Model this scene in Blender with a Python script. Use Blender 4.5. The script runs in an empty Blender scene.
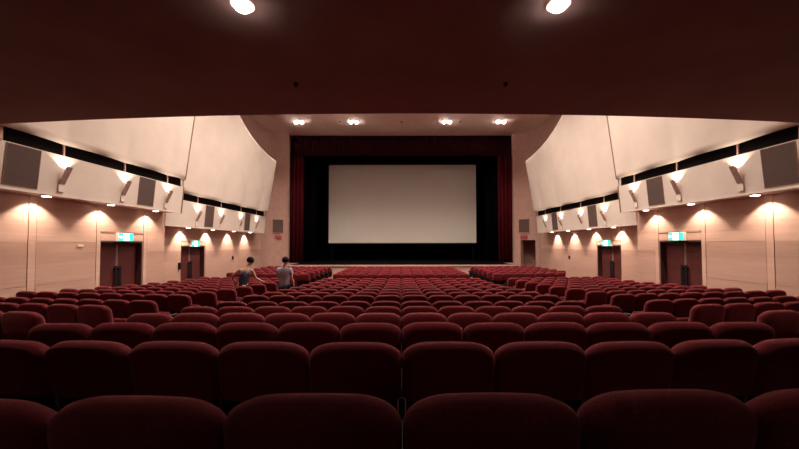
import bpy, bmesh, math, random
from mathutils import Vector, Matrix
random.seed(4)
S = bpy.context.scene
COL = S.collection
CZ = 1.387            # eye height above the floor under the nearest row
F = 352.0
PI = math.pi

# ------------------------------------------------------------------ materials
def mat(name, col, rough=0.6, metal=0.0, emit=None, estr=1.0, noise=None, spec=None, sheen=0, bump=None):
    m = bpy.data.materials.new(name); m.use_nodes = True
    nt = m.node_tree; b = nt.nodes['Principled BSDF']
    b.inputs['Base Color'].default_value = (*col, 1)
    b.inputs['Roughness'].default_value = rough
    b.inputs['Metallic'].default_value = metal
    if spec is not None: b.inputs['Specular IOR Level'].default_value = spec
    if sheen:
        b.inputs['Sheen Weight'].default_value = sheen
        b.inputs['Sheen Roughness'].default_value = 0.5
        b.inputs['Sheen Tint'].default_value = (1.0, .35, .33, 1)
    if emit:
        b.inputs['Emission Color'].default_value = (*emit, 1)
        b.inputs['Emission Strength'].default_value = estr
    if noise or bump:
        tc = nt.nodes.new('ShaderNodeTexCoord'); mp = nt.nodes.new('ShaderNodeMapping')
        nt.links.new(tc.outputs['Object'], mp.inputs['Vector'])
        nz = nt.nodes.new('ShaderNodeTexNoise')
        nt.links.new(mp.outputs['Vector'], nz.inputs['Vector'])
        nz.inputs['Detail'].default_value = 4
        if noise:
            sc, amt, vec = noise
            mp.inputs['Scale'].default_value = vec; nz.inputs['Scale'].default_value = sc
            rp = nt.nodes.new('ShaderNodeValToRGB')
            rp.color_ramp.elements[0].position = .3; rp.color_ramp.elements[1].position = .7
            rp.color_ramp.elements[0].color = (*[c * (1 - amt) for c in col], 1)
            rp.color_ramp.elements[1].color = (*[min(1, c * (1 + amt)) for c in col], 1)
            nt.links.new(nz.outputs['Fac'], rp.inputs['Fac'])
            nt.links.new(rp.outputs['Color'], b.inputs['Base Color'])
        if bump:
            n2 = nt.nodes.new('ShaderNodeTexNoise'); n2.inputs['Scale'].default_value = bump[0]
            nt.links.new(tc.outputs['Object'], n2.inputs['Vector'])
            bp = nt.nodes.new('ShaderNodeBump'); bp.inputs['Strength'].default_value = bump[1]; bp.inputs['Distance'].default_value = .01
            nt.links.new(n2.outputs['Fac'], bp.inputs['Height']); nt.links.new(bp.outputs['Normal'], b.inputs['Normal'])
    if emit:
        try: m.cycles.emission_sampling = 'NONE'
        except Exception: pass
    return m

FABRIC = mat('red_seat_fabric', (.150, .014, .020), .85, noise=(45, .20, (3, 3, .5)), spec=.12, sheen=.30, bump=(260, .35))
FABRIC_C = mat('red_cushion_fabric', (.15, .016, .022), .85, spec=.12, bump=(260, .3))
BLACKP = mat('black_plastic', (.007, .005, .006), .7, noise=(20, .2, (1, 1, 1)), spec=.15)
ARM = mat('dark_wood_armrest', (.035, .012, .010), .4, noise=(12, .3, (6, 1, 1)))
CHROME = mat('chrome', (.8, .78, .76), .2, 1.0)
CARPET = mat('dark_red_carpet', (.07, .016, .016), .95, noise=(30, .35, (1, 1, 1)), spec=.05)
WALLW = mat('pale_wood_wall', (.60, .375, .29), .5, noise=(2.2, .07, (1, .35, 9)), spec=.25)
WALLD = mat('rose_wood_dado', (.50, .30, .232), .5, noise=(2.2, .07, (1, .35, 9)), spec=.25)
GROOVE = mat('dark_joint', (.22, .11, .08), .7, noise=(4, .2, (1, 1, 1)))
EDGE = mat('brown_edge_trim', (.20, .115, .085), .6, noise=(4, .2, (1, 1, 1)))
PLASTER = mat('rose_plaster', (.50, .30, .245), .8, noise=(3, .06, (1, 1, 1)), spec=.1)
CEILM = mat('ceiling_paint', (.92, .71, .64), .8, noise=(2, .05, (1, 1, 1)), spec=.1)
CREAM = mat('cream_panel', (.72, .60, .52), .7, noise=(1.5, .04, (1, 1, 1)), spec=.15)
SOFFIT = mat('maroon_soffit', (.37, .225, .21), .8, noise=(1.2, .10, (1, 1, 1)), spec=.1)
BLACKV = mat('black_velvet', (.0025, .002, .0025), .95, noise=(8, .3, (1, 1, 1)), spec=.03)
SLOT = mat('black_slot', (.008, .006, .006), .8, noise=(8, .3, (1, 1, 1)), spec=.1)
SPK = mat('speaker_cloth', (.115, .075, .065), .9, noise=(60, .25, (1, 1, 1)), spec=.1, bump=(300, .5))
CURT = mat('red_velvet_curtain', (.070, .006, .010), .9, noise=(5, .2, (4, 4, .3)), spec=.04)
VALM = mat('maroon_velvet_valance', (.024, .004, .007), .95, noise=(5, .2, (4, 4, .3)), spec=.03)
SCREENM = mat('screen_white', (.66, .62, .555), .75, noise=(1.2, .015, (1, 1, 1)), spec=.1)
DOORM = mat('red_brown_door', (.085, .019, .018), .5, noise=(3, .15, (1, 1, 6)), spec=.3)
SEAM_TONE = mat('door_edge_metal', (.55, .42, .36), .35, .6, noise=(10, .1, (1, 1, 1)))  # pale tone standing in for light through the seam between door leaves
STAGEM = mat('stage_boards', (.60, .36, .29), .5, noise=(2, .1, (.3, 5, 1)), spec=.3)
SCONCEM = mat('sconce_paint', (.46, .29, .24), .5, noise=(8, .1, (1, 1, 1)))
WHITEM = mat('white_plastic', (.75, .68, .62), .5, noise=(8, .05, (1, 1, 1)))
REDP = mat('red_sign_plate', (.22, .02, .025), .5, emit=(.6, .03, .04), estr=.12)
REDT = mat('pale_red_mark', (.5, .12, .11), .5, noise=(8, .05, (1, 1, 1)))
BULB = mat('lit_bulb', (1, 1, 1), .5, emit=(1, .93, .84), estr=30)
BULB_S = mat('lit_downlight', (1, 1, 1), .5, emit=(1, .90, .80), estr=9)
TRIMR = mat('lamp_trim', (.45, .30, .26), .45, .2, noise=(8, .08, (1, 1, 1)))
SIGNG = mat('exit_sign_green', (.02, .35, .25), .4, emit=(.03, .62, .42), estr=1.5)
SIGNW = mat('exit_sign_white', (.9, .95, .92), .4, emit=(.85, 1, .95), estr=5)
SKIN = mat('skin', (.55, .33, .25), .55, noise=(8, .08, (1, 1, 1)))
HAIR = mat('black_hair', (.006, .005, .005), .8, noise=(30, .3, (1, 1, 1)), spec=.15)
SHIRTG = mat('lavender_grey_shirt', (.38, .36, .44), .85, noise=(10, .1, (1, 1, 1)))
TANK = mat('navy_tank_top', (.022, .020, .045), .85, noise=(10, .1, (1, 1, 1)))
PRINTM = mat('pale_blue_print', (.35, .40, .62), .8, noise=(10, .1, (1, 1, 1)))
TROUS = mat('black_trousers', (.008, .009, .010), .9, noise=(10, .2, (1, 1, 1)))
SHOE = mat('dark_shoes', (.02, .018, .018), .5, noise=(10, .2, (1, 1, 1)))
CLOTHW = mat('white_cloth', (.80, .76, .74), .85, noise=(10, .05, (1, 1, 1)))

# ------------------------------------------------------------------ helpers
def obj(name, bm, m, parent=None, smooth=False, loc=None, rot=0.0):
    me = bpy.data.meshes.new(name)
    bmesh.ops.recalc_face_normals(bm, faces=bm.faces)
    if smooth:
        for f in bm.faces: f.smooth = True
    bm.to_mesh(me); bm.free()
    for q in (m if isinstance(m, (list, tuple)) else [m]): me.materials.append(q)
    o = bpy.data.objects.new(name, me); COL.objects.link(o)
    if loc: o.location = loc
    if rot: o.rotation_euler = (0, 0, rot)
    if parent: o.parent = parent
    return o
def empty(name, loc=(0, 0, 0), rot=0.0):
    e = bpy.data.objects.new(name, None); COL.objects.link(e)
    e.location = loc; e.rotation_euler = (0, 0, rot); e.empty_display_size = .1
    return e
def tag(o, label, cat, group=None, kind=None):
    o['label'] = label; o['category'] = cat
    if group: o['group'] = group
    if kind: o['kind'] = kind
    return o
def struct(o):
    o['kind'] = 'structure'; return o
def BM(): return bmesh.new()
def box(bm, x0, x1, y0, y1, z0, z1, bev=0.0):
    if x0 > x1: x0, x1 = x1, x0
    r = bmesh.ops.create_cube(bm, size=1.0)['verts']
    for v in r:
        v.co = Vector(((x0 + x1) / 2 + v.co.x * (x1 - x0), (y0 + y1) / 2 + v.co.y * (y1 - y0), (z0 + z1) / 2 + v.co.z * (z1 - z0)))
    if bev:
        es = list({e for v in r for e in v.link_edges})
        bmesh.ops.bevel(bm, geom=es, offset=bev, segments=2, affect='EDGES', profile=.6)
    return r
def prism(bm, sec, y0, y1):
    """section of (x,z) points extruded along y"""
    a = [bm.verts.new((x, y0, z)) for x, z in sec]; b = [bm.verts.new((x, y1, z)) for x, z in sec]
    n = len(sec)
    bm.faces.new(a); bm.faces.new(b[::-1])
    for i in range(n): bm.faces.new((a[i], b[i], b[(i + 1) % n], a[(i + 1) % n]))
def vprism(bm, pts, z0, z1):
    """plan polygon (x,y) extruded in z"""
    a = [bm.verts.new((x, y, z0)) for x, y in pts]; b = [bm.verts.new((x, y, z1)) for x, y in pts]
    n = len(pts)
    bm.faces.new(a); bm.faces.new(b[::-1])
    for i in range(n): bm.faces.new((a[i], b[i], b[(i + 1) % n], a[(i + 1) % n]))
def cyl(bm, c, r, h, n=20, axis='Z', r2=None):
    M = Matrix.Translation(c)
    if axis == 'X': M = M @ Matrix.Rotation(PI / 2, 4, 'Y')
    if axis == 'Y': M = M @ Matrix.Rotation(PI / 2, 4, 'X')
    bmesh.ops.create_cone(bm, cap_ends=True, segments=n, radius1=r, radius2=r if r2 is None else r2, depth=h, matrix=M)
def tube(bm, a, b, r, n=10):
    a, b = Vector(a), Vector(b); d = b - a
    M = Matrix.Translation((a + b) / 2) @ d.to_track_quat('Z', 'Y').to_matrix().to_4x4()
    bmesh.ops.create_cone(bm, cap_ends=True, segments=n, radius1=r, radius2=r, depth=d.length, matrix=M)
def Z(zr): return CZ + zr
ORD = ['first', 'second', 'third', 'fourth', 'fifth', 'sixth', 'seventh', 'eighth', 'ninth', 'tenth', 'eleventh', 'twelfth', 'thirteenth', 'fourteenth', 'fifteenth', 'sixteenth', 'seventeenth', 'eighteenth', 'nineteenth', 'twentieth']

# ------------------------------------------------------------------ seating plan
ROWS = [(1.04, .443), (1.99, .554), (2.98, .662), (4.03, .785), (5.00, .880), (5.97, .965), (6.95, 1.005), (7.92, 1.075), (8.90, 1.135),
        (9.88, 1.195), (10.86, 1.245), (11.84, 1.285), (12.82, 1.320), (13.80, 1.340),
        (16.10, 1.350), (17.10, 1.350), (18.10, 1.350), (19.10, 1.350), (20.10, 1.350), (21.10, 1.350)]
PITCH, SEAT_H, ANG = .52, .95, math.radians(8.5)
def prof(d):
    z = [(-6, Z(-.437) - SEAT_H + .60)] + [(a, Z(-b) - SEAT_H) for a, b in ROWS] + [(40, Z(-1.35) - SEAT_H)]
    for (a, za), (b, zb) in zip(z, z[1:]):
        if d <= b: return za + (zb - za) * (d - a) / (b - a)
    return z[-1][1]
def floor_z(x, d):
    return prof(d - max(0.0, abs(x) - 4.0) * math.tan(ANG) - .08 * (abs(x) > 4.1))

# ------------------------------------------------------------------ room shell
WX = 9.4
bm = BM()
xs = [-11.2 + .4 * i for i in range(57)]; ys = [-4 + .25 * i for i in range(126)]
g = [[bm.verts.new((x, y, floor_z(x, y))) for x in xs] for y in ys]
for j in range(len(ys) - 1):
    for i in range(len(xs) - 1): bm.faces.new((g[j][i], g[j][i + 1], g[j + 1][i + 1], g[j + 1][i]))
g2 = [bm.verts.new((x, y, -1.6)) for x, y in ((-11, -4), (11, -4), (11, 27), (-11, 27))]
bm.faces.new(g2)
struct(obj('floor', bm, CARPET, smooth=True))

DOORS = [(10.99, 12.80, .085, .40), (16.16, 18.12, -.09, .155)]   # y0, y1, top, header line
W2, JOG = 10.1, 13.95      # beyond the jog the hall is wider
def side_wall(sgn, name):
    X = lambda v: sgn * v
    bm = BM()
    y, segs = -4.2, []
    for di, (a, b, t, h) in enumerate(DOORS):
        if di == 1: segs.append((y, JOG, None, WX)); y = JOG
        segs.append((y, a, None, W2 if di else WX)); segs.append((a, b, t, W2 if di else WX)); y = b
    segs.append((y, 25.3, None, W2))
    for a, b, t, wx in segs:
        zb = Z(-2.9) if t is None else Z(t)
        box(bm, X(wx), X(11.0), a, b, zb, Z(8.9))
    w = struct(obj(name, bm, PLASTER))
    bays = [(-4, -.1, .35, WX), (-.08, 4.4, .20, WX), (4.42, 8.835, .06, WX), (8.853, 9.035, .06, WX), (9.053, 10.825, .06, WX), (10.84, 10.98, .06, WX),
            (12.82, 12.98, -.27, WX), (12.995, JOG, -.27, WX), (JOG + .02, 16.13, -.30, W2), (18.15, 21.9, -.34, W2), (21.92, 25.28, -.34, W2)]
    up, lo = BM(), BM()
    for a, b, zd, wx in bays:
        top = 1.9 if b < 13.96 else 1.6
        if b - a < .3:
            box(up, X(wx - .03), X(wx), a, b, floor_z(X(wx - .1), (a + b) / 2) - .1, Z(top)); continue
        box(up, X(wx - .025), X(wx), a, b, Z(zd + .004), Z(top))
        gz = -1.045 if b < 11 else -1.45
        box(lo, X(wx - .022), X(wx), a, b, Z(gz + .005), Z(zd - .003))
        box(lo, X(wx - .03), X(wx), a, b, Z(-2.45), Z(gz - .005))
    for di, (a, b, t, h) in enumerate(DOORS):
        wx = W2 if di else WX
        box(up, X(wx - .025), X(wx), a, b, Z(h + .012), Z(1.9 if di == 0 else 1.6))
        box(up, X(wx - .025), X(wx), a, b, Z(t + .03), Z(h - .02))
        box(up, X(wx - .045), X(wx), a, b, Z(h - .02), Z(h))
    obj('wall_panel', up, WALLW, w); obj('dado_panel', lo, WALLD, w)
    return w
side_wall(-1, 'wall_left'); side_wall(1, 'wall_right')

# rounded corner between side wall and stage opening
CURVE = [(10.1, 25.28), (10.09, 25.8), (10.02, 26.25), (9.90, 26.58), (9.72, 26.83), (9.48, 27.03), (9.22, 27.17), (8.98, 27.26), (8.76, 27.30)]
def corner(sgn, name, opening):
    bm = BM()
    P = [(sgn * x, y) for x, y in CURVE]
    off = [(sgn * (x + .3), y + (.35 * i / 8)) for i, (x, y) in enumerate(CURVE)]
    off[-1] = (sgn * 8.76, 27.65)
    for i in range(len(P) - 1):
        z0 = Z(.29) if opening and 2 <= i <= 5 else Z(-2.6)
        vprism(bm, [P[i], P[i + 1], off[i + 1], off[i]], z0, Z(8.9))
    return struct(obj(name, bm, PLASTER))
corner(-1, 'wall_stage_left', False); corner(1, 'wall_stage_right', True)
bm = BM()   # short passage behind the opening
box(bm, 9.0, 11.4, 28.7, 28.8, Z(-2.6), Z(.8)); box(bm, 11.3, 11.4, 26.0, 28.7, Z(-2.6), Z(.8)); box(bm, 10.45, 11.3, 25.9, 26.0, Z(-2.6), Z(.8))
box(bm, 9.0, 9.1, 27.7, 28.7, Z(-2.6), Z(.8)); box(bm, 9.0, 11.3, 27.75, 28.7, Z(.6), Z(.7)); box(bm, 9.0, 11.3, 26.0, 28.7, Z(-2.7), Z(-2.3))
struct(obj('wall_passage', bm, PLASTER))

bm = BM(); box(bm, -11, 11, -4.2, 33.4, Z(8.6), Z(8.9)); struct(obj('ceiling', bm, CEILM))
bm = BM(); box(bm, -11, 11, -4.4, -4.0, -1.7, Z(8.9)); struct(obj('wall_back', bm, CARPET))

# balcony with a curved front overhead
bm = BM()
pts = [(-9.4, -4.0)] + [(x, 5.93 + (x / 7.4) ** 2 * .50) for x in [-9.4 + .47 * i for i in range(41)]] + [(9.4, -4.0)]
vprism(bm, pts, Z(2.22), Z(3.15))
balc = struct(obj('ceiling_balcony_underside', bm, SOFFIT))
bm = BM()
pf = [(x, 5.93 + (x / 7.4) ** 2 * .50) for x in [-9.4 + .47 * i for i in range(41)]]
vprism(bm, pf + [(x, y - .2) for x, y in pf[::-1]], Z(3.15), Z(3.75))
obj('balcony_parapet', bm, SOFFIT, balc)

# stage house
bm = BM(); box(bm, -7.6, 7.6, 23.7, 27.4, Z(-2.6), Z(-1.47)); box(bm, -8.75, 8.75, 27.4, 33.2, Z(-2.6), Z(-1.47))
stg = struct(obj('floor_stage', bm, PLASTER))
bm = BM(); box(bm, -7.6, 7.6, 23.66, 27.5, Z(-1.47), Z(-1.40)); obj('stage_apron', bm, BLACKV, stg)
bm = BM(); box(bm, -7.62, 7.62, 23.60, 23.66, Z(-1.49), Z(-1.395)); obj('stage_nosing', bm, STAGEM, stg)
bm = BM(); box(bm, -8.75, 8.75, 27.55, 33.2, Z(-1.468), Z(-1.40)); obj('stage_boards', bm, BLACKV, stg)
bm = BM()
box(bm, -10, 10, 33.0, 33.2, Z(-2.6), Z(8.6)); box(bm, -9.1, -8.9, 28.9, 33.0, Z(-2.6), Z(8.6)); box(bm, 8.9, 9.1, 28.9, 33.0, Z(-2.6), Z(8.6))
box(bm, -9.0, -8.78, 27.7, 28.9, Z(-2.6), Z(8.6)); box(bm, 8.78, 8.98, 27.7, 28.9, Z(-2.6), Z(8.6))
box(bm, -8.7, 8.7, 28.2, 33.0, Z(8.5), Z(8.58))
struct(obj('wall_stage_back', bm, BLACKV))

def folded(x0, x1, y, z0, z1, amp, wl, seed=0):
    bm = BM(); rnd = random.Random(seed)
    n = max(8, int((x1 - x0) / wl * 8)); ph = rnd.random() * 6
    a, b, c, d = [], [], [], []
    for i in range(n + 1):
        x = x0 + (x1 - x0) * i / n
        yy = y + amp * math.sin(x / wl * 2 * PI + ph) * (.8 + .3 * math.sin(x * 1.7 + ph))
        a.append(bm.verts.new((x, yy, z0))); b.append(bm.verts.new((x, yy, z1)))
        c.append(bm.verts.new((x, yy + .03, z0))); d.append(bm.verts.new((x, yy + .03, z1)))
    for i in range(n):
        bm.faces.new((a[i], a[i + 1], b[i + 1], b[i])); bm.faces.new((c[i + 1], c[i], d[i], d[i + 1]))
        bm.faces.new((a[i], c[i], c[i + 1], a[i + 1])); bm.faces.new((b[i], b[i + 1], d[i + 1], d[i]))
    bm.faces.new((a[0], b[0], d[0], c[0])); bm.faces.new((a[n], c[n], d[n], b[n]))
    return bm
for sg, sd in ((-1, 'left'), (1, 'right')):
    x0, x1 = sorted((sg * 8.76, sg * 7.70))
    o = obj('stage_curtain', folded(x0, x1, 27.85, Z(-1.39), Z(8.45), .07, .30, sg + 5), CURT, smooth=True)
    tag(o, f'tall red velvet curtain hanging along the {sd} edge of the screen opening', 'curtain', 'velvet stage curtains')
o = obj('valance', folded(-8.75, 8.75, 27.66, Z(6.98), Z(8.58), .03, .34, 9), VALM, smooth=True)
tag(o, 'very dark maroon velvet valance across the top of the screen opening', 'valance')
for sg, sd in ((-1, 'left'), (1, 'right')):
    x0, x1 = sorted((sg * 8.74, sg * 6.95))
    o = obj('masking_drape', folded(x0, x1, 28.9, Z(-1.39), Z(8.45), .04, .4, 3), BLACKV, smooth=True)
    tag(o, f'matte black drape hanging between the red curtain and the {sd} side of the screen', 'drape', 'black masking drapes')
o = obj('masking_border', folded(-8.7, 8.7, 29.5, Z(7.10), Z(8.45), .03, .5, 3), BLACKV, smooth=True)
tag(o, 'matte black border drape hanging just above the blank screen', 'drape')
scr = empty('cinema_screen', (0, 30.4, Z(-.0)))
SX0, SX1, SZ0, SZ1 = -6.24, 6.50, .09, 6.86
bm = BM(); box(bm, SX0, SX1, -.03, .0, SZ0, SZ1); obj('projection_surface', bm, SCREENM, scr)
bm = BM()
t = .16
box(bm, SX0 - t, SX0 - .005, -.06, .06, SZ0 - t, SZ1 + t); box(bm, SX1 + .005, SX1 + t, -.06, .06, SZ0 - t, SZ1 + t)
box(bm, SX0 - .005, SX1 + .005, -.06, .06, SZ1 + .005, SZ1 + t); box(bm, SX0 - .005, SX1 + .005, -.06, .06, SZ0 - t, SZ0 - .005)
box(bm, SX0 + .2, SX0 + .35, .05, .2, -1.39, SZ0); box(bm, SX1 - .35, SX1 - .2, .05, .2, -1.39, SZ0)
obj('screen_frame', bm, BLACKV, scr)
tag(scr, 'large blank off-white cinema screen behind the stage opening', 'screen')

# ------------------------------------------------------------------ side soffit blocks and upper panels
B1 = dict(y0=6.95, y1=13.85, zb=1.25, zt=2.25, zs=2.54, xb=8.66, xt=8.57, w=WX, lean=.13)
B2 = dict(y0=JOG, y1=24.1, zb=.775, zt=1.885, zs=2.17, xb=9.37, xt=9.28, w=W2, lean=.149)
SC1 = [8.90, 10.88, 12.88]; SC2 = [16.05, 18.15, 20.4, 22.6]
G1 = [(7.58, 8.33), (11.5, 12.24)]; G2 = [(16.72, 17.48), (20.95, 21.68)]
def fx(z, B): return B['xb'] + (B['xt'] - B['xb']) * (z - B['zb']) / (B['zt'] - B['zb'])
def upper_panel(sgn, B, yb, scs, xa, xb_, topf, name):
    bm = BM()
    ny = int((B['y1'] - yb) / .1); nz = 30
    cuts = [yb] + scs + [B['y1']]
    grid = []
    for j in range(ny + 1):
        y = yb + (B['y1'] - yb) * j / ny
        k = max(i for i in range(len(cuts)) if cuts[i] <= y + 1e-6); k = min(k, len(cuts) - 2)
        u = (y - cuts[k]) / (cuts[k + 1] - cuts[k])
        bul = .09 * math.sin(PI * min(1, max(0, u)))
        x0 = xa + (xb_ - xa) * (y - yb) / (B['y1'] - yb)
        zt = topf(y)
        row = []
        for i in range(nz + 1):
            z = B['zs'] + (zt - B['zs']) * i / nz
            x = x0 - B['lean'] * (z - B['zs']) - bul * max(0, 1 - (z - B['zs']) / 2.6)
            row.append(bm.verts.new((sgn * x, y, Z(z))))
        grid.append(row)
    for j in range(ny):
        for i in range(nz): bm.faces.new((grid[j][i], grid[j + 1][i], grid[j + 1][i + 1], grid[j][i + 1]))
    o = struct(obj(name, bm, CREAM, smooth=True))
    md = o.modifiers.new('thick', 'SOLIDIFY'); md.thickness = .06; md.offset = 1 if sgn > 0 else -1
    # keep the room-side face where it is
    md.offset = -1
    return o
import bisect
TOPC = [(14.0, 8.5), (15.2, 8.0), (16.8, 7.3), (18.3, 6.80), (19.1, 6.50), (19.8, 6.28), (20.7, 6.07), (21.5, 5.93), (22.8, 5.78), (24.3, 5.70)]
def topB(y):
    for (a, za), (b, zb) in zip(TOPC, TOPC[1:]):
        if y <= b: return za + (zb - za) * max(0, y - a) / (b - a)
    return 5.70
def spot(name, loc, tgt, W, ang, blend=.5, rad=.05, col=(1, .84, .68), parent=None):
    l = bpy.data.lights.new(name, 'SPOT'); l.energy = W; l.spot_size = math.radians(ang); l.spot_blend = blend; l.shadow_soft_size = rad; l.color = col
    o = bpy.data.objects.new(name, l); COL.objects.link(o); o.location = loc
    o.rotation_euler = (Vector(tgt) - Vector(loc)).to_track_quat('-Z', 'Y').to_euler()
    return o
E_DOWN, E_SCON = 88, 24
def grille(sgn, B, y0, y1):
    z0, z1 = B['zb'] + .06, B['zt'] - .02
    root = empty('speaker_grille', (sgn * fx((z0 + z1) / 2, B), (y0 + y1) / 2, Z((z0 + z1) / 2)))
    def pl(bm, a, b, c, d, out0, out1):
        pts = []
        for o_ in (out0, out1):
            for (y, z) in ((a, c), (b, c), (b, d), (a, d)):
                pts.append(bm.verts.new((sgn * (fx(z, B) - o_) - root.location.x, y - root.location.y, Z(z) - root.location.z)))
        for f in ((0, 1, 2, 3), (7, 6, 5, 4), (0, 4, 5, 1), (1, 5, 6, 2), (2, 6, 7, 3), (3, 7, 4, 0)): bm.faces.new([pts[i] for i in f])
    bm = BM(); pl(bm, y0 + .015, y1 - .015, z0 + .015, z1 - .015, .003, .010); obj('grille_cloth', bm, SPK, root)
    bm = BM()
    pl(bm, y0, y0 + .015, z0, z1, .003, .014); pl(bm, y1 - .015, y1, z0, z1, .003, .014); pl(bm, y0, y1, z0, z0 + .015, .003, .013); pl(bm, y0, y1, z1 - .015, z1, .003, .013)
    obj('grille_frame', bm, GROOVE, root)
    return root
def sconce(sgn, B, y):
    zc = B['zb'] + .28
    root = empty('wall_sconce', (sgn * fx(zc, B), y, Z(zc)))
    P = lambda out, dy, dz: (-sgn * out, dy, dz)
    bm = BM(); box(bm, -sgn * .0, -sgn * .02, -.08, .08, -.20, .0, .004); obj('mounting_plate', bm, CREAM, root)
    bm = BM()   # slanting flat arm rising away from the wall
    a = [(.002, -.0), (.035, -.0), (.235, .43), (.205, .43)]
    v0 = [bm.verts.new((-sgn * o_, -.07, z)) for o_, z in a]; v1 = [bm.verts.new((-sgn * o_, .07, z)) for o_, z in a]
    bm.faces.new(v0); bm.faces.new(v1[::-1])
    for i in range(4): bm.faces.new((v0[i], v1[i], v1[(i + 1) % 4], v0[(i + 1) % 4]))
    arm = obj('sconce_arm', bm, SCONCEM, root)
    bm = BM(); cyl(bm, P(.135, 0, .315), .045, .07, 14, 'Z'); obj('lamp_holder', bm, SCONCEM, root)
    bm = BM(); cyl(bm, P(.135, 0, .352), .030, .012, 14, 'Z'); obj('bulb', bm, BULB_S, root)
    w = root.location
    s = spot('sconce_light', (w.x - sgn * .135, w.y, w.z + .375), (w.x - sgn * .05, w.y, w.z + 1.25), E_SCON, 118, .35, .02)
    return root
def downlight(sgn, B, y):
    root = empty('soffit_downlight', (sgn * (B['xb'] + .33), y, Z(B['zb'] - .0)))
    bm = BM(); bmesh.ops.create_cone(bm, cap_ends=False, segments=20, radius1=.105, radius2=.085, depth=.03, matrix=Matrix.Translation((0, 0, -.015)))
    cyl(bm, (0, 0, -.005), .105, .008, 20); obj('trim_ring', bm, TRIMR, root)
    bm = BM(); cyl(bm, (0, 0, -.032), .088, .022, 18); obj('lamp', bm, BULB_S, root)
    w = root.location
    spot('downlight_beam', (w.x, w.y, w.z - .06), (w.x + sgn * (.36 if B is B1 else .55), w.y, w.z - 1.2), E_DOWN * (1 if B is B1 else 1.5), 108 if B is B1 else 90, .4, .03)
    return root
for sgn, sd in ((-1, 'left'), (1, 'right')):
    for n, (B, scs, gs, wall_) in enumerate(((B1, SC1, G1, 'near'), (B2, SC2, G2, 'far'))):
        bm = BM()
        sec = [(sgn * B['w'], Z(B['zb'])), (sgn * B['xb'], Z(B['zb'])), (sgn * B['xt'], Z(B['zt'])), (sgn * B['w'], Z(B['zt']))]
        prism(bm, sec, B['y0'] + .001, B['y1'])
        nm = f'wall_soffit_{sd}_{wall_}'
        sf = struct(obj(nm, bm, CREAM))
        bm = BM(); box(bm, sgn * (B['xb'] - .012), sgn * (B['xb'] + .03), B['y0'], B['y1'], Z(B['zb'] - .035), Z(B['zb'])); obj('edge_strip', bm, CREAM, sf)
        bm = BM(); box(bm, sgn * (B['xt'] + .12), sgn * B['w'], B['y0'], B['y1'] - .02, Z(B['zt']), Z(B['zs'] + .25)); obj('dark_slot', bm, SLOT, sf)
        bm = BM()
        for y in scs + [B['y1'] - .03]: box(bm, sgn * (B['xt'] + .0), sgn * (B['xt'] + .03), y - .02, y + .02, Z(B['zt']), Z(B['zs'] + .04))
        if n == 0: box(bm, sgn * (B['xt'] - .02), sgn * (B['xt'] + .2), 6.95, 7.50, Z(B['zt']), Z(B['zs'] + .02))
        obj('slot_divider', bm, WALLD, sf)
        if n == 0:
            bm = BM()
            pts = [(B['xb'] - .014, B['zb'] - .035), (B['xb'] + .05, B['zb'] - .035), (B['xt'] + .05, B['zt']), (B['xt'] - .014, B['zt'])]
            prism(bm, [(sgn * x, Z(z)) for x, z in pts], B['y1'] - .045, B['y1'] + .012)
            pts = [(8.60 - B['lean'] * (z - B['zs']) + o_, z) for o_, z in ((-.07, B['zs']), (.07, B['zs']), (.07, 8.5), (-.07, 8.5))]
            prism(bm, [(sgn * x, Z(z)) for x, z in pts], B['y1'] - .0, B['y1'] + .05)
            obj('end_trim', bm, EDGE, sf)
        if n == 0: upper_panel(sgn, B, 6.9, scs, 8.60, 8.60, lambda y: 8.5, f'wall_upper_{sd}_near')
        else: upper_panel(sgn, B, JOG + .02, scs, 9.30, 9.17, topB, f'wall_upper_{sd}_far')
        for i, (a, b) in enumerate(gs):
            r = grille(sgn, B, a, b)
            if n == 0: tx = ['wide brown speaker grille nearest the camera, high on the %s soffit', 'narrower brown speaker grille between second and third sconces of the near %s soffit'][i] % sd
            else: tx = ['small brown speaker grille beside the first sconce of the far %s soffit', 'small brown speaker grille beside the last sconce of the far %s soffit'][i] % sd
            tag(r, tx, 'speaker', 'speaker grilles along the side soffits')
        for i, y in enumerate(scs):
            tag(sconce(sgn, B, y), f'lit slanting wall sconce, {ORD[i]} from the camera on the {wall_} {sd} soffit', 'wall lamp', 'uplighting sconces on the side soffits')
            tag(downlight(sgn, B, y), f'small round downlight under the {wall_} {sd} soffit, {ORD[i]} from the camera', 'downlight', 'downlights under the side soffits')

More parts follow.
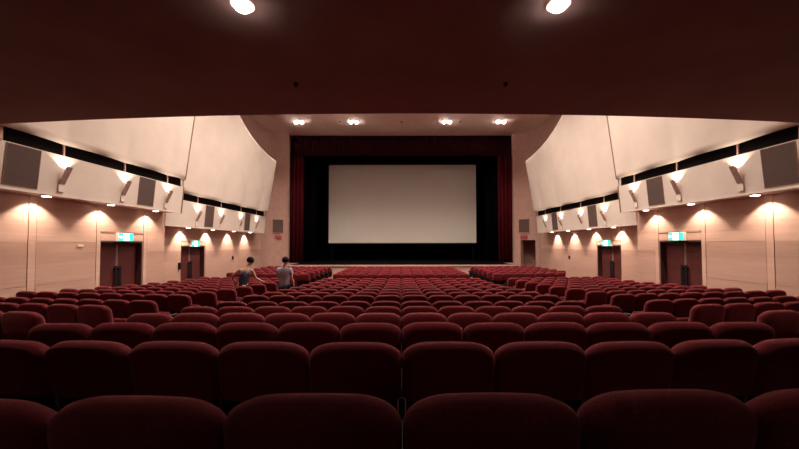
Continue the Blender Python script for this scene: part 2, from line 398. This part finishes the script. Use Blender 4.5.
# ------------------------------------------------------------------ doors and exit signs
nd = 0
for sgn, sd in ((-1, 'left'), (1, 'right')):
    for di, (a, b, t, h) in enumerate(DOORS):
        nd += 1
        wx = W2 if di else WX
        zf = floor_z(sgn * wx, (a + b) / 2) - .10
        d = struct(empty(f'door_{nd}', (sgn * (wx + .2), (a + b) / 2, zf)))
        H = Z(t) - zf; w = (b - a) / 2
        bm = BM()   # reveal and frame
        box(bm, -sgn * .2, sgn * .08, -w, -w + .04, 0, H); box(bm, -sgn * .2, sgn * .08, w - .04, w, 0, H); box(bm, -sgn * .2, sgn * .08, -w + .04, w - .04, H - .04, H)
        obj('door_frame', bm, mat('door_reveal', (.05, .014, .012), .6, noise=(6, .1, (1, 1, 1))), d)
        for q in (-1, 1):
            bm = BM()
            y0, y1 = (-w + .05, -.012) if q < 0 else (.012, w - .05)
            box(bm, 0, sgn * .05, y0, y1, .01, H - .05, .004)
            lf = obj('door_leaf', bm, DOORM, d)
            bm = BM()
            ye = y1 if q < 0 else y0
            box(bm, -sgn * .008, sgn * .0, min(ye, ye + q * .018), max(ye, ye + q * .018), .01, H - .06); obj('edge_strip', bm, SEAM_TONE, lf)  # pale strip drawn in place of the light at the leaf seam
            bm = BM()
            yh = q * .085
            box(bm, -sgn * .075, -sgn * .05, yh - .05, yh + .05, .72, 1.58, .01)
            box(bm, -sgn * .05, 0, yh - .03, yh + .03, .80, .86); box(bm, -sgn * .05, 0, yh - .03, yh + .03, 1.44, 1.50)
            hd = obj('door_handle', bm, BLACKP, lf)
        bm = BM(); box(bm, sgn * .07, sgn * .12, -w, w, 0, H); obj('lobby_side', bm, BLACKV, d)
        # exit sign
        cy, zz = (a + b) / 2 - .02, (Z(h) + Z(t)) / 2 + .0
        wd, ht = (.325, .28) if di == 0 else (.36, .30)
        s = empty('exit_sign', (sgn * (wx - .03), cy, zz))
        bm = BM(); box(bm, 0, -sgn * .10, -wd, wd, -ht / 2, ht / 2, .008); obj('sign_housing', bm, WHITEM, s)
        bm = BM(); box(bm, -sgn * .10, -sgn * .106, -wd + .02, wd - .02, -ht / 2 + .015, ht / 2 - .015); fc = obj('sign_face', bm, SIGNG, s)
        box_x = (-sgn * .106, -sgn * .111)
        bm = BM()     # running figure in a doorway
        k = ht / .29; f_ = -sgn
        def quad(pts):
            v0 = [bm.verts.new((box_x[0], y * k * f_, z * k)) for y, z in pts]; v1 = [bm.verts.new((box_x[1], y * k * f_, z * k)) for y, z in pts]
            bm.faces.new(v0); bm.faces.new(v1[::-1])
            for i in range(len(pts)): bm.faces.new((v0[i], v1[i], v1[(i + 1) % len(pts)], v0[(i + 1) % len(pts)]))
        quad([(-.13, -.115), (.12, -.115), (.12, .115), (-.13, .115)])
        obj('doorway_symbol', bm, SIGNW, fc)
        bm = BM(); box_x = (-sgn * .111, -sgn * .114)
        def quad2(p, q, r):
            p, q = Vector(p), Vector(q); dn = (q - p).normalized(); n_ = Vector((-dn.y, dn.x)) * r
            quad([tuple(p + n_), tuple(q + n_), tuple(q - n_), tuple(p - n_)])
        quad([(.02 + .022 * math.cos(i * PI / 4), .082 + .022 * math.sin(i * PI / 4)) for i in range(8)])
        quad2((.01, .05), (-.01, -.01), .018); quad2((-.01, -.01), (.04, -.045), .011); quad2((.04, -.045), (.02, -.10), .010)
        quad2((-.01, -.01), (-.05, -.05), .011); quad2((-.05, -.05), (-.10, -.055), .010)
        quad2((.01, .045), (.06, .02), .009); quad2((.01, .045), (-.05, .03), .009); quad2((-.05, .03), (-.07, -.01), .008)
        obj('running_figure', bm, SIGNG, fc)
        bm = BM(); box_x = (-sgn * .106, -sgn * .111)
        quad([(-.29, -.02), (-.23, -.02), (-.23, -.05), (-.17, 0), (-.23, .05), (-.23, .02), (-.29, .02)])
        obj('arrow_symbol', bm, SIGNW, fc)
        pos = ['nearer', 'farther'][di]
        tag(s, f'lit green exit sign with a white running figure over the {pos} {sd} door', 'exit sign', 'green exit signs over the side doors')

# panels, grilles and signs near the stage opening
for sgn, sd in ((-1, 'left'), (1, 'right')):
    ang = math.radians(62) * sgn    # follows the rounded corner
    c = empty('speaker_grille', (sgn * 9.0, 25.66, Z(1.28)), math.radians(-38) * sgn)
    c.location = (sgn * 9.42, 27.00, Z(1.38))
    bm = BM(); box(bm, -.44, .44, -.02, .0, -.50, .50); obj('grille_cloth', bm, SPK, c)
    bm = BM()
    for q in ((-.48, -.43, -.54, .54), (.43, .48, -.54, .54)): box(bm, q[0], q[1], -.04, .1, q[2], q[3])
    box(bm, -.43, .43, -.04, .1, .50, .54); box(bm, -.43, .43, -.04, .1, -.54, -.50); box(bm, -.44, .44, 0, .1, -.50, .50)
    obj('grille_frame', bm, PLASTER, c)
    tag(c, f'square brown speaker grille on the rose wall {sd} of the stage curtain', 'speaker', 'square grilles beside the stage')
    g_ = empty('red_sign', (sgn * 9.42, 27.00, Z(.53)), math.radians(-38) * sgn)
    bm = BM(); box(bm, -.25, .25, -.05, .06, -.13, .13, .01); obj('sign_plate', bm, REDP, g_)
    bm = BM()
    for cx in (-.12, .12):
        for dz in (-.05, .0, .05): box(bm, cx - .07, cx + .07, -.056, -.05, dz - .010, dz + .010)
        box(bm, cx - .01, cx + .01, -.055, -.05, -.08, .08)
    obj('sign_writing', bm, REDT, g_)
    tag(g_, f'small red lit sign below the square grille {sd} of the stage', 'sign', 'red signs beside the stage')
bm = BM(); box(bm, -W2 + .025, -W2 + .10, 15.93, 16.05, Z(-1.14), Z(-.83), .01)
tag(obj('wall_box', bm, BLACKP), 'small black box on the left wall beside the farther door', 'wall box')
for sgn, sd in ((-1, 'left'), (1, 'right')):
    bm = BM(); box(bm, sgn * (W2 - .025), sgn * (W2 - .07), 21.0, 21.15, Z(-.90), Z(-.71), .008)
    tag(obj('wall_switch', bm, BLACKP), f'tiny dark switch on the {sd} wall between far door and stage', 'switch', 'tiny wall switches near the stage')
bm = BM(); box(bm, -9.375, -9.35, 10.2, 10.38, Z(-.065), Z(-.01), .005)
tag(obj('wall_plate', bm, WHITEM), 'tiny white plate on the left wall before the nearer door', 'wall plate')

# ------------------------------------------------------------------ ceiling lights
E_CEIL = 860
def twin_light(x, y, W, ang=150):
    root = empty('twin_ceiling_light', (x, y, Z(8.6)))
    for q in (-1, 1):
        bm = BM(); bmesh.ops.create_cone(bm, cap_ends=False, segments=20, radius1=.15, radius2=.12, depth=.05, matrix=Matrix.Translation((q * .2, 0, -.025)))
        rg = obj('trim_ring', bm, TRIMR, root)
        bm = BM(); bmesh.ops.create_uvsphere(bm, u_segments=14, v_segments=8, radius=.125, matrix=Matrix.Translation((q * .2, 0, -.075)) @ Matrix.Diagonal((1, 1, .9, 1))); obj('bulb', bm, BULB, root, smooth=True)
    l = spot('ceiling_lamp_light', (x, y, Z(8.45)), (x, y, Z(0)), W, ang, .7, .16, (1, .86, .74))
    return root
names = {-7.14: 'leftmost', -3.29: 'second from left', 3.22: 'second from right', 7.0: 'rightmost'}
for y in (24.4, 19.5, 15.0, 11.0):
    for x in names:
        if y == 24.4:
            r = twin_light(x, y, E_CEIL * .62, 104)
            tag(r, f'lit twin bulb downlight in the stage-end ceiling, {names[x]}', 'ceiling light', 'twin downlights in the high ceiling')
        else:  # rows out of sight behind the balcony, added to light the hall
            r = twin_light(x * .78, y, E_CEIL)
            k_ = {19.5: 'second', 15.0: 'third', 11.0: 'fourth'}[y]
            tag(r, f'twin bulb downlight in the {k_} ceiling row from the stage, {names[x]}', 'ceiling light', 'twin downlights in the high ceiling')
for i, (x, y) in enumerate([(-4.3, 24.45), (.05, 24.5), (4.15, 24.4)]):
    bm = BM(); cyl(bm, (x, y, Z(8.575)), .06, .05, 12); cyl(bm, (x, y, Z(8.53)), .025, .06, 8)
    tag(obj('ceiling_sprinkler', bm, GROOVE, smooth=False), ['tiny dark sprinkler head between the two left twin ceiling lights', 'tiny dark sprinkler head in the middle of the stage-end ceiling', 'tiny dark sprinkler head between the two right twin ceiling lights'][i], 'sprinkler')
for sgn, sd in ((-1, 'left'), (1, 'right')):
    for xx, y, W, where in ((1.46, 3.19, 105, 'bright round downlight in the dark balcony underside, {}'), (4.7, 3.19, 60, 'round downlight under the balcony near the {} wall'), (1.46, -.6, 9, 'round downlight under the balcony above the camera position, {}')):  # outer pair and pair above the camera are unseen, added as fill light
        root = empty('balcony_downlight', (sgn * xx, y, Z(2.22)))
        bm = BM(); bmesh.ops.create_cone(bm, cap_ends=False, segments=28, radius1=.105, radius2=.086, depth=.012, matrix=Matrix.Translation((0, 0, -.01))); obj('trim_ring', bm, SOFFIT, root)
        bm = BM(); bmesh.ops.create_uvsphere(bm, u_segments=32, v_segments=20, radius=.080, matrix=Matrix.Translation((0, 0, -.018)) @ Matrix.Diagonal((1, 1, .62, 1))); obj('bulb', bm, BULB, root, smooth=True)
        spot('balcony_lamp_light', (sgn * xx, y, Z(2.13)), (sgn * xx, y, 0), W, 96, .9, .07, (1, .84, .70))
        tag(root, where.format(sd), 'downlight', 'balcony downlights')
    bm = BM(); cyl(bm, (sgn * 1.45, 4.80, Z(2.21)), .03, .02, 12); cyl(bm, (sgn * 1.45, 4.80, Z(2.19)), .012, .04, 8)
    tag(obj('ceiling_sprinkler', bm, BLACKP), f'small dark sprinkler head under the balcony, {sd} one', 'sprinkler')

# ------------------------------------------------------------------ seats
def pad_mesh(w, z0, z1, th, ax, az, rb, er, crown, bulge, lean, nc=7, flat_rings=2):
    """upright cushion: rounded outline in x-z, thickness along y, rounded edges of radius er"""
    out = []
    hw = w / 2
    for i in range(nc + 1):   # top right corner, going left
        a = PI / 2 * i / nc
        out.append((hw - ax + ax * math.cos(a), z1 - az + az * math.sin(a)))
    for i in range(1, 6):
        x = (hw - ax) * (1 - 2 * i / 6); out.append((x, z1))
    for i in range(nc + 1):
        a = PI / 2 + PI / 2 * i / nc
        out.append((-hw + ax + ax * math.cos(a), z1 - az + az * math.sin(a)))
    for i in range(4):
        a = PI + PI / 2 * i / 3
        out.append((-hw + rb + rb * math.cos(a), z0 + rb + rb * math.sin(a)))
    for i in range(4):
        a = 1.5 * PI + PI / 2 * i / 3
        out.append((hw - rb + rb * math.cos(a), z0 + rb + rb * math.sin(a)))
    zc = (z0 + z1) / 2
    out = [(x, z + crown * (1 - (x / hw) ** 2) * (1 if z > zc else 0)) for x, z in out]
    hh = (z1 - z0) / 2
    rings = []
    hy = th / 2
    for s in (.15, .55): rings.append((s, -1))
    steps = 6
    for i in range(steps + 1):
        ph = -PI / 2 + PI * i / steps
        rings.append((ph, 0))
    for s in (.55, .15): rings.append((s, 1))
    bm = BM(); R = []
    def lean_y(z): return -lean * (z - z0)
    for v, kind in rings:
        row = []
        for x, z in out:
            if kind == 0:
                ins = er * (1 - math.cos(v)); y = hy * math.sin(v) if er < hy else hy * math.sin(v)
                fx_ = (hw - ins) / hw; fz_ = (hh - ins) / hh
                X_, Z_ = x * fx_, zc + (z - zc) * fz_
            else:
                base = (hw - er) / hw; bz = (hh - er) / hh
                X_, Z_ = x * base * v / 1.0, zc + (z - zc) * bz * v
                y = kind * (hy + bulge * (1 - v * v))
            row.append(bm.verts.new((X_, y + lean_y(Z_), Z_)))
        R.append(row)
    n = len(out)
    for a, b in zip(R, R[1:]):
        for i in range(n): bm.faces.new((a[i], b[i], b[(i + 1) % n], a[(i + 1) % n]))
    bm.faces.new(R[0]); bm.faces.new(R[-1][::-1])
    return bm
PAD = dict(w=.519, z0=.60, z1=.944, th=.135, ax=.132, az=.074, rb=.05, er=.058, crown=.012, bulge=.010, lean=.20)
def backrest(): return pad_mesh(**PAD)
YOFF = .20 * .33     # so the crest of the pad sits on the row line
def make_seat():
    root = empty('cinema_chair')
    bm = backrest()
    for v in bm.verts: v.co.y += YOFF
    obj('backrest', bm, FABRIC, root, smooth=True)
    bm = pad_mesh(.47, .30, .66, .06, .04, .04, .04, .02, 0, .005, .20)
    for v in bm.verts: v.co.y += YOFF + .055
    obj('back_shell', bm, BLACKP, root, smooth=True)
    bm = pad_mesh(.45, 0, .34, .11, .07, .06, .05, .045, 0, .015, 0)
    bmesh.ops.rotate(bm, verts=bm.verts, cent=(0, 0, 0), matrix=Matrix.Rotation(math.radians(-18), 3, 'X'))
    for v in bm.verts: v.co += Vector((0, YOFF + .20, .36))
    obj('seat_cushion', bm, FABRIC_C, root, smooth=True)
    return root
def standard_meshes():
    """side support with an armrest on top: the leg and the armrest between two seats"""
    leg = BM(); box(leg, -.018, .018, YOFF + .02, YOFF + .22, .0, .60, .006); box(leg, -.035, .035, YOFF - .02, YOFF + .28, -.04, .03, .008)
    arm = BM(); box(arm, -.024, .024, YOFF + .06, YOFF + .42, .60, .645, .010)
    bolt = BM(); cyl(bolt, (0, YOFF + .05, .622), .010, .02, 10, 'Y')
    return leg, arm, bolt
LEG, ARMB, BOLT = standard_meshes()
def mesh_of(bm, name, m, smooth=False):
    me = bpy.data.meshes.new(name); bmesh.ops.recalc_face_normals(bm, faces=bm.faces)
    if smooth:
        for f in bm.faces: f.smooth = True
    bm.to_mesh(me); bm.free(); me.materials.append(m); return me
ME_LEG, ME_ARM, ME_BOLT = mesh_of(LEG, 'leg', BLACKP), mesh_of(ARMB, 'armrest', ARM), mesh_of(BOLT, 'chrome_bolt', CHROME)
bm = BM()
pts = [(YOFF - .09, -.04), (YOFF + .34, -.04), (YOFF + .36, .50), (YOFF + .42, .62), (YOFF + .10, .66), (YOFF - .02, .62)]
a = [bm.verts.new((-.015, y, z)) for y, z in pts]; b = [bm.verts.new((.015, y, z)) for y, z in pts]
bm.faces.new(a); bm.faces.new(b[::-1])
for i in range(len(pts)): bm.faces.new((a[i], b[i], b[(i + 1) % len(pts)], a[(i + 1) % len(pts)]))
ME_END = mesh_of(bm, 'end_panel', BLACKP)
def child(name, me, parent, x):
    o = bpy.data.objects.new(name, me); COL.objects.link(o); o.parent = parent; o.location = (x, 0, 0); return o
proto = make_seat()
def place(root, x, y, z, rot, ends):
    rn = random.Random(int(x * 977 + y * 131)); root.location = (x, y, z + rn.uniform(-.003, .003)); root.rotation_euler = (0, 0, rot + (rn.uniform(-.001, .001) if y > 2.5 else 0.0))
    hp = PITCH / 2
    left, right = ends
    sides = [-hp] + ([hp] if right else [])
    for sx in sides:
        is_end = (sx < 0 and left) or (sx > 0 and right)
        child('leg', ME_LEG, root, sx)
        ar = child('armrest', ME_ARM, root, sx)
        b_ = child('bolt', ME_BOLT, ar, 0)
        if is_end: child('end_panel', ME_END, root, sx + (-.035 if sx < 0 else .035))
def clone(root):
    r = root.copy(); COL.objects.link(r)
    for ch in root.children:
        if ch.name.split('.')[0] in ('leg', 'armrest', 'end_panel'): continue
        c = ch.copy(); COL.objects.link(c); c.parent = r
    return r
slots = []
for k, (d, dz) in enumerate(ROWS):
    z = Z(-dz) - SEAT_H
    for sgn in (-1, 1):
        for i in range(6):
            x = sgn * (i + .5) * PITCH + .003
            if abs(x) * F / d > 452: continue
            y, zz, ro = d, z, 0.0
            if k < 2:      # the two nearest rows bend slightly
                th = (i + .5) * PITCH / 19
                y, ro, x = d + 19 * (1 - math.cos(th)), sgn * th * (i > 0), x + sgn * (.0035 * i + .0001 + .0004 * (i > 0))
                zz -= (y - d) * .16
                if k == 0 and sgn < 0: zz -= (0, .010, .026)[i]
                if k == 0 and sgn > 0: zz += (0, .004, .004)[i]
            slots.append((d + .01 * i, x, y, zz, ro, 'c', k, sgn, i, (sgn < 0 and i == 5, sgn > 0 and i == 5)))
        if k < 3: continue
        n = 7 if (k == 14 and sgn > 0) else 8
        for i in range(n):
            s = (i + .5) * PITCH
            x = sgn * (4.20 + s * math.cos(ANG)); y = d + .09 + s * math.sin(ANG)
            if abs(x) * F / y > 452: continue
            e = (i == 0, i == n - 1) if sgn > 0 else (i == n - 1, i == 0)
            slots.append((y, x, y, z, sgn * ANG, 's', k, sgn, i, e))
slots.sort(key=lambda s: s[0])
first = True
for s in slots[:300]:
    _, x, y, z, rot, blk, k, sgn, i, ends = s
    r = proto if first else clone(proto)
    first = False
    pending = (r, x, y, z, rot, ends)
    if r is not proto: place(*pending)
    else: held = pending
    sd = 'left' if sgn < 0 else 'right'
    if blk == 'c': lab = f'red cinema seat, {ORD[k]} row from the camera, centre block, {ORD[i]} {sd} of the middle'
    else: lab = f'red cinema seat, {ORD[k]} row from the camera, {sd} block, {ORD[i]} from the aisle'
    tag(r, lab, 'seat', 'red cinema seats in rows')
place(*held)
# the remaining seats towards the stage: one object
bm = BM()
src = backrest()
for v in src.verts: v.co.y += YOFF
tv = [v.co.copy() for v in src.verts]; src.verts.index_update()
tf = [[v.index for v in f.verts] for f in src.faces]; src.free()
def stamp(tvs, tfs, M, mi):
    vs = [bm.verts.new(M @ c) for c in tvs]
    for f in tfs:
        ff = bm.faces.new([vs[q] for q in f]); ff.material_index = mi; ff.smooth = mi == 0
lowb = BM(); box(lowb, -.235, .235, YOFF - .0, YOFF + .08, .30, .64, .01); box(lowb, -.225, .225, YOFF + .14, YOFF + .25, .34, .78, .02); box(lowb, -.278, -.242, YOFF + .02, YOFF + .22, -.04, .60); box(lowb, -.284, -.236, YOFF + .06, YOFF + .42, .60, .645)
lowb.verts.index_update(); lv = [v.co.copy() for v in lowb.verts]; lf_ = [[v.index for v in f.verts] for f in lowb.faces]; lowb.free()
for s in slots[300:]:
    _, x, y, z, rot, *_r = s
    M = Matrix.Translation((x, y, z)) @ Matrix.Rotation(rot, 4, 'Z')
    stamp(tv, tf, M, 0); stamp(lv, lf_, M, 1)
far = obj('distant_seating', bm, [FABRIC, BLACKP])
tag(far, 'remaining red cinema seats in the far rows towards the stage', 'seats', kind='stuff')

# ------------------------------------------------------------------ people
def skinmesh(name, verts, edges, m, parent, root_i=0, sub=2):
    me = bpy.data.meshes.new(name)
    me.from_pydata([v[:3] for v in verts], edges, [])
    me.materials.append(m)
    o = bpy.data.objects.new(name, me); COL.objects.link(o); o.parent = parent
    md = o.modifiers.new('skin', 'SKIN'); md.use_smooth_shade = True
    lay = me.skin_vertices[0].data
    for i, v in enumerate(verts):
        r = v[3]; lay[i].radius = r if isinstance(r, tuple) else (r, r); lay[i].use_root = (i == root_i)
    sb = o.modifiers.new('sub', 'SUBSURF'); sb.levels = sub; sb.render_levels = sub
    return o
def chain(verts, edges, start, pts):
    prev = start; ids = []
    for p in pts:
        verts.append(p); verts_i = len(verts) - 1
        if prev is not None: edges.append((prev, verts_i))
        prev = verts_i; ids.append(verts_i)
    return ids
def person(loc, rot, pose, shirt_m, sleeves):
    root = empty('person', loc, rot)
    V, E = [], []
    P = pose
    pelvis = (*P['pelvis'], (.145, .11)); V.append(pelvis)
    sp = chain(V, E, 0, [(*P['waist'], (.125, .095)), (*P['chest'], (.15, .11)), (*P['neckbase'], (.085, .07)), (*P['neck'], .052), (*P['jaw'], (.062, .068)), (*P['head'], (.078, .092)), (*P['crown'], (.058, .066))])
    for s in ('l', 'r'):
        sh, el, wr, hd = P['sh' + s], P['el' + s], P['wr' + s], P['hd' + s]
        ids = chain(V, E, sp[1], [(*sh, .058), (*[(a + b) / 2 for a, b in zip(sh, el)], .047), (*el, .038), (*[(a * .6 + b * .4) for a, b in zip(el, wr)], .038), (*wr, .026), (*[(a + b) / 2 for a, b in zip(wr, hd)], (.036, .02))])
        palm = ids[-1]
        w_, h_ = Vector(wr), Vector(hd); dr = (h_ - w_).normalized()
        side = dr.cross(Vector((0, 1, 0)))
        side = side.normalized() if side.length > .1 else Vector((1, 0, 0))
        cur = side.cross(dr).normalized()
        for q, (o_, ln) in enumerate(((-.027, .062), (-.009, .074), (.009, .07), (.026, .055))):
            b_ = Vector(V[palm][:3]) + side * o_ + dr * .03
            chain(V, E, palm, [(*b_, .0095), (*(b_ + dr * ln * .5 + cur * .006), .009), (*(b_ + dr * ln * .95 + cur * .022), .007)])
        tsg = 1 if s == 'l' else -1
        b_ = Vector(V[palm][:3]) + side * .03 * tsg - dr * .01
        chain(V, E, palm, [(*b_, .011), (*(b_ + side * .018 * tsg + dr * .03 + cur * .01), .009)])
        hp, kn, an, to = P['hp' + s], P['kn' + s], P['an' + s], P['to' + s]
        chain(V, E, 0, [(*hp, .085), (*[(a + b) / 2 for a, b in zip(hp, kn)], .072), (*kn, .055), (*[(a * .65 + b * .35) for a, b in zip(kn, an)], .055), (*an, .036), (*to, (.038, .028))])
    body = skinmesh('body', V, E, SKIN, root)
    # face: nose, ears, eyes, mouth
    H = Vector(P['head']); f = Vector(P['face']).normalized(); up = (Vector(P['crown']) - Vector(P['jaw'])).normalized(); sx = f.cross(up).normalized()
    bm = BM()
    for c, r, sc in ((H + f * .092 - up * .02, .016, (1, 1, 1.5)), (H + sx * .08 - up * .015, .022, (.5, .8, 1.2)), (H - sx * .08 - up * .015, .022, (.5, .8, 1.2))):
        bmesh.ops.create_uvsphere(bm, u_segments=10, v_segments=8, radius=r, matrix=Matrix.Translation(c) @ Matrix.Diagonal((*sc, 1)))
    obj('nose_and_ears', bm, SKIN, root, smooth=True)
    bm = BM()
    for q in (-1, 1): bmesh.ops.create_uvsphere(bm, u_segments=10, v_segments=8, radius=.010, matrix=Matrix.Translation(H + f * .084 + sx * .03 * q + up * .008))
    bmesh.ops.create_uvsphere(bm, u_segments=10, v_segments=6, radius=.018, matrix=Matrix.Translation(H + f * .082 - up * .055) @ Matrix.Diagonal((1, .5, .3, 1)))
    obj('eyes_and_mouth', bm, HAIR, root, smooth=True)
    # hair cap covering crown, back and sides
    bm = BM(); c = H - f * .014 + up * .026
    bmesh.ops.create_icosphere(bm, subdivisions=4, radius=1)
    kill = []
    for v in bm.verts:
        n_ = v.co.normalized()
        ff, uu = n_.dot(Vector((0, 1, 0))), n_.z
        r = .118 + .004 * math.sin(n_.x * 23) * math.sin(n_.y * 19 + n_.z * 17)
        if ff > .35 and uu < .35: r = .06
        if uu < -.45: r *= .72
        v.co = c + sx * n_.x * r * .92 + f * n_.y * r * 1.03 + up * n_.z * r * 1.04
    obj('hair', bm, HAIR, root, smooth=True)
    # top
    V, E = [(*P['chest'], (.178, .138))], []
    chain(V, E, 0, [(*P['waist'], (.155, .122)), (*P['pelvis'], (.170, .136)), (P['pelvis'][0], P['pelvis'][1], P['pelvis'][2] - .05, (.165, .13))])
    chain(V, E, 0, [(*P['neckbase'], (.095, .082))])
    for s in ('l', 'r'):
        sh, el = P['sh' + s], P['el' + s]
        if sleeves: chain(V, E, 0, [(*sh, .078), (*[(a * .35 + b * .65) for a, b in zip(sh, el)], .068)])
        else: chain(V, E, 0, [(*[a * .62 + b * .38 for a, b in zip(sh, P['chest'])], (.085, .085))])
    skinmesh('shirt' if sleeves else 'tank_top', V, E, shirt_m, root)
    V, E = [(*P['pelvis'], (.162, .13))], []
    for s in ('l', 'r'):
        hp, kn, an = P['hp' + s], P['kn' + s], P['an' + s]
        chain(V, E, 0, [(*hp, .102), (*[(a + b) / 2 for a, b in zip(hp, kn)], .092)] + ([(*kn, .075), (*[a * .12 + b * .88 for a, b in zip(kn, an)], .06)] if sleeves else [(*[a * .15 + b * .85 for a, b in zip(hp, kn)], .088)]))
    skinmesh('trousers' if sleeves else 'shorts', V, E, TROUS, root)
    for s in ('l', 'r'):
        an, to = P['an' + s], P['to' + s]
        bm = BM(); x_, y_ = an[0], an[1]
        box(bm, x_ - .048, x_ + .048, y_ - .08, y_ + .19, .0, .085, .025)
        obj('shoe', bm, SHOE, root, smooth=True)
    return root
# standing in the left aisle, back to the camera, right arm hanging
P2 = dict(pelvis=(0, 0, .95), waist=(.0, .01, 1.10), chest=(.0, .02, 1.32), neckbase=(.01, .0, 1.47), neck=(.02, .01, 1.54), jaw=(.03, .03, 1.60), head=(.03, .035, 1.665), crown=(.03, .03, 1.735), face=(.1, 1, -.1),
          shl=(-.19, .01, 1.41), ell=(-.22, .10, 1.14), wrl=(-.12, .30, 1.05), hdl=(-.06, .38, 1.03),
          shr=(.19, .0, 1.41), elr=(.24, -.02, 1.14), wrr=(.26, .08, .93), hdr=(.26, .12, .84),
          hpl=(-.09, .0, .88), knl=(-.10, .06, .50), anl=(-.10, -.02, .09), tol=(-.10, .13, .04),
          hpr=(.09, .0, .88), knr=(.10, .02, .50), anr=(.11, -.12, .09), tor=(.11, .03, .04))
x2, y2 = -3.62, 10.95
pr = person((x2, y2, floor_z(x2, y2)), 0.0, P2, SHIRTG, True)
tag(pr, 'person in a grey shirt and black trousers standing in the left aisle, back turned', 'person')
# leaning between the rows of the left block, right arm reaching down to a seat back
P1 = dict(pelvis=(-.05, 0, .93), waist=(-.04, .02, 1.08), chest=(.0, .07, 1.30), neckbase=(.04, .10, 1.46), neck=(.07, .12, 1.53), jaw=(.10, .15, 1.58), head=(.11, .17, 1.64), crown=(.12, .17, 1.71), face=(.3, 1, -.35),
          shl=(-.17, .08, 1.40), ell=(-.36, .02, 1.24), wrl=(-.42, .18, 1.09), hdl=(-.42, .26, 1.04),
          shr=(.19, .10, 1.39), elr=(.26, .18, 1.14), wrr=(.46, .26, 1.01), hdr=(.545, .27, .98),
          hpl=(-.14, .0, .86), knl=(-.16, .07, .49), anl=(-.20, .0, .09), tol=(-.20, .14, .04),
          hpr=(.05, .0, .86), knr=(.08, .05, .49), anr=(.10, -.04, .09), tor=(.10, .10, .04))
x1, y1 = -4.72, 10.64
pr = person((x1, y1, floor_z(x1, y1)), 0.0, P1, TANK, False)
bm = BM(); box(bm, -.10, .10, -.078, -.058, 1.27, 1.37, .008); box(bm, -.07, .06, -.078, -.058, 1.215, 1.25, .006)
obj('shirt_print', bm, PRINTM, pr)
bm = BM(); box(bm, .0, .12, -.16, -.125, .86, .96, .015); obj('white_cloth', bm, CLOTHW, pr)
tag(pr, 'person in a dark sleeveless top leaning between seat rows, reaching down with the right arm', 'person')

# ------------------------------------------------------------------ camera, world, view
cam = bpy.data.cameras.new('camera'); co = bpy.data.objects.new('camera', cam); COL.objects.link(co); S.camera = co
cam.sensor_width = 36; cam.lens = F / 799 * 36
TILT = math.radians(1.7)
co.location = (0, 0, CZ); co.rotation_euler = (PI / 2 + TILT, math.radians(0.08), 0)
cam.shift_x = -1.5 / 799
cam.shift_y = (19.5 - F * math.tan(TILT)) / 799
cam.clip_start = .05; cam.clip_end = 200
w = bpy.data.worlds.new('world'); S.world = w; w.use_nodes = True
w.node_tree.nodes['Background'].inputs['Color'].default_value = (.0, .0, .0, 1)
w.node_tree.nodes['Background'].inputs['Strength'].default_value = 0
S.view_settings.view_transform = 'Standard'; S.view_settings.look = 'None'; S.view_settings.gamma = 1; S.view_settings.use_curve_mapping = False
S.view_settings.exposure = 0.22
S.cycles.use_denoising = True
S.cycles.max_bounces = 8; S.cycles.diffuse_bounces = 6; S.cycles.sample_clamp_indirect = 4
